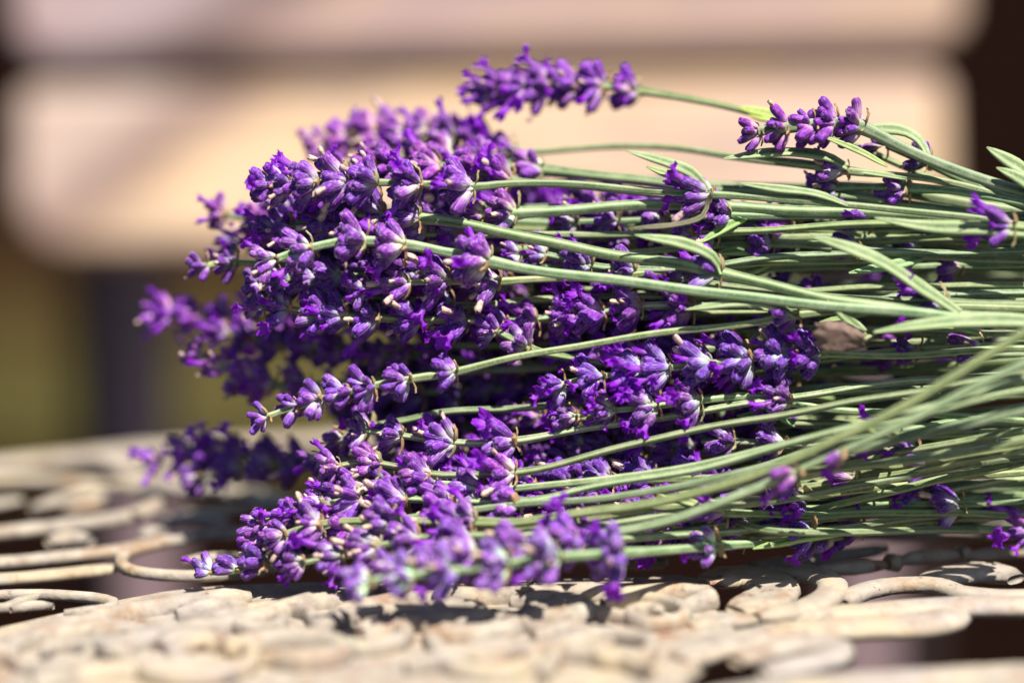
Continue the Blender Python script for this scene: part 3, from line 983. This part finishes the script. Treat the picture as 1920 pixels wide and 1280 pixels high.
def plate(name, outline, top, thick, mound=0.0):
    """a flat cast piece with an outline given in pixels on the table plane; subdivided with a soft edge and lumpy top"""
    pts = [on_table(x, y, top * 0.001) - T0 for (x, y) in outline]
    bm = bmesh.new()
    vv = [bm.verts.new(p) for p in spline(pts + [pts[0]], 0.006)[:-1]]
    f = bm.faces.new(vv)
    if f.normal.z < 0:
        f.normal_flip()
    ext = bmesh.ops.extrude_face_region(bm, geom=[f])
    ev = [e for e in ext["geom"] if isinstance(e, bmesh.types.BMVert)]
    bmesh.ops.translate(bm, verts=ev, vec=(0, 0, -thick * 0.001))
    bmesh.ops.recalc_face_normals(bm, faces=bm.faces)
    edges = [e for e in bm.edges if all(v.co.z > (TABLE_Z + top * 0.001 - 1e-5) for v in e.verts)]
    bmesh.ops.bevel(bm, geom=edges, offset=0.0012, segments=2, affect='EDGES', profile=0.6)
    bmesh.ops.triangulate(bm, faces=bm.faces)
    me = bpy.data.meshes.new(name)
    bm.to_mesh(me)
    bm.free()
    me.materials.append(M_TABLE)
    return put(name, me, table, (0, 0, 0))


# front band that fills the foreground
plate("carved_band", [(-300, 1235), (-120, 1205), (0, 1172), (150, 1137), (300, 1106), (450, 1092), (700, 1085), (950, 1082), (1180, 1076), (1270, 1074), (1325, 1086),
                      (1345, 1106), (1340, 1136), (1370, 1160), (1380, 1195), (1330, 1225), (1290, 1260), (1280, 1300), (1280, 1340), (900, 1400), (200, 1400), (-300, 1400)], -1.4, 2.8)
rl = [
    [(-60, 1262), (40, 1200), (160, 1162), (320, 1130), (470, 1112)], [(30, 1238), (20, 1215), (70, 1192), (190, 1180), (260, 1186), (230, 1206), (150, 1208)],
    [(200, 1232), (240, 1205), (340, 1180), (470, 1158), (560, 1130), (640, 1118)], [(330, 1150), (400, 1140), (450, 1146), (430, 1160), (360, 1166)],
    [(420, 1220), (520, 1200), (620, 1206), (640, 1228), (560, 1240), (500, 1232)], [(620, 1150), (760, 1124), (920, 1114), (1060, 1112), (1180, 1104)],
    [(680, 1190), (800, 1160), (930, 1155), (960, 1172), (880, 1186), (800, 1182)], [(960, 1120), (1060, 1126), (1100, 1142), (1040, 1156), (960, 1152)],
    [(1130, 1130), (1200, 1116), (1290, 1112), (1330, 1124), (1270, 1136)], [(760, 1250), (900, 1226), (1040, 1222), (1160, 1236), (1220, 1262)],
    [(60, 1276), (200, 1256), (360, 1252), (440, 1270)],
    [(1000, 1190), (1070, 1180), (1090, 1200), (1010, 1212)], [(300, 1210), (330, 1196), (390, 1200), (380, 1216)],
]
for p in rl:
    bar("relief_scroll", p, R.uniform(3.0, 5.0), 5, top=R.uniform(1.2, 2.4), jitter=0.06)


def spiral(px, py, r0, turns, rot, flip, w, top):
    """a curled relief scroll round a point of the table plane"""
    c = on_table(px, py)
    pts = []
    k = int(10 * turns)
    for q in range(k + 1):
        t = q / k
        a = rot + flip * 2 * math.pi * turns * t
        r_ = r0 * (1 - 0.82 * t)
        pts.append((c.x + r_ * math.cos(a), c.y + r_ * math.sin(a) * 1.15))
    tail = (pts[0][0] + r0 * 1.3 * math.cos(rot - flip * 1.2), pts[0][1] + r0 * 1.3 * math.sin(rot - flip * 1.2))
    return bar_xy("relief_scroll", [Vector((x, y, TABLE_Z)) for x, y in [tail] + pts], w, 4.0, top, True, 0.04, int(px))


for (px, py, r0, turns, flip) in ((110, 1222, 11, 1.3, 1), (380, 1232, 11, 1.4, 1), (500, 1162, 9, 1.2, 1), (700, 1185, 11, 1.3, 1),
                                  (860, 1150, 9, 1.3, -1), (930, 1225, 12, 1.4, 1), (1040, 1158, 9, 1.2, 1), (1150, 1220, 11, 1.3, -1), (1220, 1150, 9, 1.2, -1)):
    spiral(px, py, r0 * 0.001 * R.uniform(0.8, 1.1), turns, R.uniform(0, 6.28), flip, R.uniform(2.2, 3.6), R.uniform(1.0, 1.9))

# left: rim and scroll rings
bar("rim", [(-400, 905), (-150, 872), (0, 860), (150, 845), (300, 831), (500, 820), (760, 811), (1040, 806), (1400, 812), (1800, 842), (2100, 870)], 8, 2.6)
bar("scroll", [(-160, 900), (-60, 892), (60, 890), (150, 896), (210, 900)], 5, 2.0, jitter=0.03)
bar("scroll", [(210, 900), (258, 908), (288, 926), (286, 944), (250, 960), (180, 972), (60, 986), (-100, 1002)], 4.5, 2.6, top=0.6, jitter=0.03)
bar("scroll", [(60, 946), (110, 930), (160, 918), (196, 922), (180, 936), (120, 950)], 3.4, 2.2, top=0.2, jitter=0.03)
bar("scroll", [(-120, 960), (-20, 938), (40, 928)], 4.5, 2.0)
bar("scroll", [(90, 1012), (130, 1004), (170, 1010)], 5, 3.0, top=1.0)
bar("scroll", [(-140, 1050), (0, 1044), (110, 1034), (230, 1020), (330, 1000), (430, 990), (560, 984)], 4, 2.2, jitter=0.03)
bar("scroll", [(-140, 1080), (0, 1072), (110, 1063), (225, 1050)], 4, 2.2, top=-0.4, jitter=0.03)
bar("scroll", [(300, 1026), (268, 1030), (238, 1042), (226, 1056), (240, 1070), (280, 1078), (340, 1082), (420, 1080), (520, 1068)], 2.4, 2.2, top=1.4, jitter=0.02)
bar("scroll", [(345, 1046), (400, 1040), (470, 1044), (560, 1050)], 2.4, 2.0, top=0.5)
bar("scroll", [(-60, 1108), (40, 1104), (110, 1106), (170, 1110), (212, 1120), (196, 1132), (120, 1138)], 2.2, 2.0, top=0.0)
bar("scroll", [(-60, 1138), (10, 1134), (40, 1122), (70, 1112)], 2.2, 2.0, top=0.5)
bar("scroll", [(20, 1138), (60, 1130), (100, 1131)], 2.2, 2.0, top=0.5)
bar("scroll", [(205, 850), (250, 876), (310, 896), (390, 908), (480, 918), (560, 940)], 6, 2.2, jitter=0.03)
bar("scroll", [(300, 850), (340, 866), (420, 872), (520, 874)], 7, 2.0, top=-0.3)
bar("scroll", [(300, 962), (420, 950), (520, 940), (640, 934)], 3.6, 2.0)
bar("scroll", [(262, 1000), (300, 978), (360, 966), (430, 972)], 3.6, 2.0)
bar("scroll", [(600, 870), (700, 900), (850, 920), (1000, 960), (1150, 1000)], 8, 3)
bar("scroll", [(700, 1010), (850, 1000), (1000, 1010), (1120, 1030), (1250, 1040)], 6, 3)
bar("scroll", [(1200, 930), (1350, 960), (1500, 980), (1700, 985), (1960, 975)], 6, 3)
bar("scroll", [(900, 870), (1100, 880), (1300, 870), (1600, 880), (1960, 890)], 6, 3)
# right: bamboo like bars, arcs and a leaf
bar("scroll", [(1400, 1050), (1470, 1044), (1540, 1036), (1620, 1024), (1660, 1016)], 3, 2.4)
bar("scroll", [(1535, 1060), (1600, 1056), (1662, 1050)], 3.2, 2.8, top=0.6, jitter=0.02)
bar("collar", [(1662, 1052), (1684, 1044)], 4.5, 4, top=1.4)
bar("scroll", [(1684, 1044), (1730, 1036), (1800, 1031)], 3.2, 2.8, top=0.6, jitter=0.02)
bar("collar", [(1798, 1033), (1814, 1029)], 4.2, 3.6, top=1.2)
bar("scroll", [(1814, 1030), (1900, 1022), (2000, 1018)], 3, 2.6)
bar("scroll", [(1320, 1078), (1390, 1070), (1440, 1080), (1452, 1100), (1420, 1122), (1380, 1134)], 10, 3, top=0.4, jitter=0.02)
bar("scroll", [(1440, 1062), (1510, 1068), (1556, 1086), (1556, 1110), (1510, 1134), (1420, 1150)], 6, 3, top=0.8, jitter=0.02)
bar("scroll", [(1270, 1222), (1340, 1196), (1430, 1178), (1520, 1168)], 9, 3, top=-0.2, jitter=0.02)
bar("scroll", [(1290, 1160), (1350, 1150), (1420, 1146)], 6, 3, jitter=0.02)
bar("scroll", [(1580, 1116), (1620, 1094), (1690, 1081), (1760, 1084), (1800, 1098), (1880, 1106), (2000, 1104)], 4.5, 3, jitter=0.02)
bar("scroll", [(1735, 1074), (1800, 1060), (1860, 1058), (1905, 1070)], 8, 3.2, jitter=0.02)
bar("scroll", [(1480, 1142), (1600, 1136), (1720, 1126), (1850, 1120), (2000, 1122)], 7, 3.4, jitter=0.02)
bar("scroll", [(1400, 1180), (1500, 1168), (1620, 1160), (1720, 1156), (1770, 1146), (1790, 1130)], 9, 3.4, jitter=0.02)
bar("scroll", [(1380, 1228), (1450, 1205), (1520, 1196), (1570, 1204), (1560, 1222), (1500, 1236), (1430, 1250)], 6, 3.2, top=0.4, jitter=0.02)
bar("scroll", [(1240, 1320), (1400, 1282), (1600, 1262), (1800, 1250), (2000, 1240)], 10, 3.6, top=-0.5, jitter=0.02)
bar("scroll", [(1250, 1400), (1500, 1330), (1800, 1302), (2050, 1290)], 16, 4, top=-0.5, jitter=0.02)
bar("rim", [(-300, 1420), (200, 1430), (900, 1440), (1500, 1440)], 20, 4, top=-1.5)
# legs below the top
for a in (0.4, 2.5, 4.6):
    pts = [Vector((0.20 * math.cos(a), 0.20 * math.sin(a), 0.725)), Vector((0.12 * math.cos(a), 0.12 * math.sin(a), 0.5)),
           Vector((0.13 * math.cos(a), 0.13 * math.sin(a), 0.25)), Vector((0.26 * math.cos(a), 0.26 * math.sin(a), 0.01))]
    sp = spline(pts, 0.03)
    vs, fs, rg = stem_mesh(sp, lambda k: 0.012, 3)
    put("leg", new_mesh("leg", vs, fs, M_TABLE, attr=rg), table, (0, 0, 0))

# ------------------------------------------------------------------ chair behind the table
CH_Y = 0.97                                         # distance of the back rest
lean = math.radians(18)
cc = at(900, 300, CH_Y)
chair = put("garden_chair", None, None, (cc.x, cc.y, 0))
tag(chair, "wooden garden chair behind the table with two wide sunlit back slats", "chair")
C0 = Vector((cc.x, cc.y, 0))


def box_part(name, c, sx, sy, sz, mat, rx=0.0, bev=0.006):
    bm = bmesh.new()
    bmesh.ops.create_cube(bm, size=1.0)
    bmesh.ops.scale(bm, vec=(sx, sy, sz), verts=bm.verts)
    bmesh.ops.bevel(bm, geom=list(bm.edges), offset=min(bev, sy * 0.4), segments=3, affect='EDGES', profile=0.5)
    me = bpy.data.meshes.new(name)
    bm.to_mesh(me)
    bm.free()
    me.materials.append(mat)
    o = put(name, me, chair, c - C0)
    o.rotation_euler = (rx, 0, 0)
    return o


def slat(y_top, y_bot, x0, x1, rad, mat):
    a, b = at((x0 + x1) / 2, y_top, CH_Y), at((x0 + x1) / 2, y_bot, CH_Y)
    c = (a + b) / 2
    hh = (a - b).length / math.cos(PITCH) * 0.99 / 2
    hw = (x1 - x0) / F_PX * CH_Y / 2
    bm = bmesh.new()
    ring = []
    for (sx, sz) in ((1, 1), (-1, 1), (-1, -1), (1, -1)):
        r0 = rad * (0.35 if sz > 0 else 1)
        a0 = {(1, 1): 0, (-1, 1): 90, (-1, -1): 180, (1, -1): 270}[(sx, sz)]
        for k in range(7):
            t = math.radians(a0 + 15 * k)
            ring.append(bm.verts.new((sx * (hw - r0) + r0 * math.cos(t), 0.009, sz * (hh - r0) + r0 * math.sin(t))))
    f = bm.faces.new(ring)
    ext = bmesh.ops.extrude_face_region(bm, geom=[f])
    bmesh.ops.translate(bm, verts=[e for e in ext["geom"] if isinstance(e, bmesh.types.BMVert)], vec=(0, -0.018, 0))
    bmesh.ops.recalc_face_normals(bm, faces=bm.faces)
    bmesh.ops.bevel(bm, geom=[e for e in bm.edges if abs(e.verts[0].co.y - e.verts[1].co.y) < 1e-6], offset=0.003, segments=3, affect='EDGES', profile=0.5)
    me = bpy.data.meshes.new("back_slat")
    bm.to_mesh(me)
    bm.free()
    me.materials.append(mat)
    o = put("back_slat", me, chair, c - C0)
    o.rotation_euler = (-lean, 0, 0)


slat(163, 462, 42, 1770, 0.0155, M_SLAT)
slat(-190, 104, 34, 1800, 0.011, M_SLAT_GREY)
for (x0, x1) in ((178, 290), (1560, 1680)):
    top = at((x0 + x1) / 2, -150, CH_Y + 0.03)
    w = (x1 - x0) / F_PX * CH_Y
    box_part("back_post", Vector((top.x, top.y - 0.02, 0.45)), w, 0.028, 0.90, M_POST, -math.radians(4))
for (x0, x1) in ((95, 175), (1690, 1770)):
    top = at((x0 + x1) / 2, -150, CH_Y + 0.10)
    box_part("back_leg", Vector((top.x, top.y + 0.03, 0.36)), (x1 - x0) / F_PX * CH_Y, 0.02, 0.72, M_DARK, math.radians(6))
sx0, sx1 = at(60, 300, CH_Y).x, at(1730, 300, CH_Y).x
for k in range(4):
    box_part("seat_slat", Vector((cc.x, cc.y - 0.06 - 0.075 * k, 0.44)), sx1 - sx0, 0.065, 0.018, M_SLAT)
for x in (sx0 + 0.02, sx1 - 0.02):
    box_part("leg", Vector((x, cc.y - 0.30, 0.214)), 0.022, 0.022, 0.43, M_POST)

# ------------------------------------------------------------------ ground
def matte(m):
    m.node_tree.nodes["Principled BSDF"].inputs["Specular IOR Level"].default_value = 0.0
    return m


def patch(name, outline, z, mat):
    o = put(name, new_mesh(name, [(x, y, z) for x, y in outline], [tuple(range(len(outline)))], mat, smooth=False))
    tag(o, kind="structure")


M_SOIL = matte(plain("dark_soil", (0.004, 0.0018, 0.0014), (0.009, 0.0042, 0.003), 0.95, 6))
M_LAWN = matte(plain("dry_lawn", (0.028, 0.024, 0.008), (0.085, 0.072, 0.027), 0.95, 3.5))
M_EARTH = matte(plain("brown_earth", (0.022, 0.011, 0.006), (0.055, 0.033, 0.014), 0.95, 4))
patch("ground", [(-60, -60), (60, -60), (60, 120), (-60, 120)], 0.0, M_SOIL)
patch("lawn", [(-9, 3.62), (0.1, 3.62), (0.5, 3.9), (0.3, 4.4), (-0.2, 4.6), (-0.42, 4.3), (-3, 4.5), (-9, 4.5)], 0.012, M_LAWN)
patch("earth_path", [(-9, 4.52), (-3, 4.52), (-0.5, 4.4), (-0.25, 4.8), (-0.4, 5.0), (-9, 5.2)], 0.006, M_EARTH)
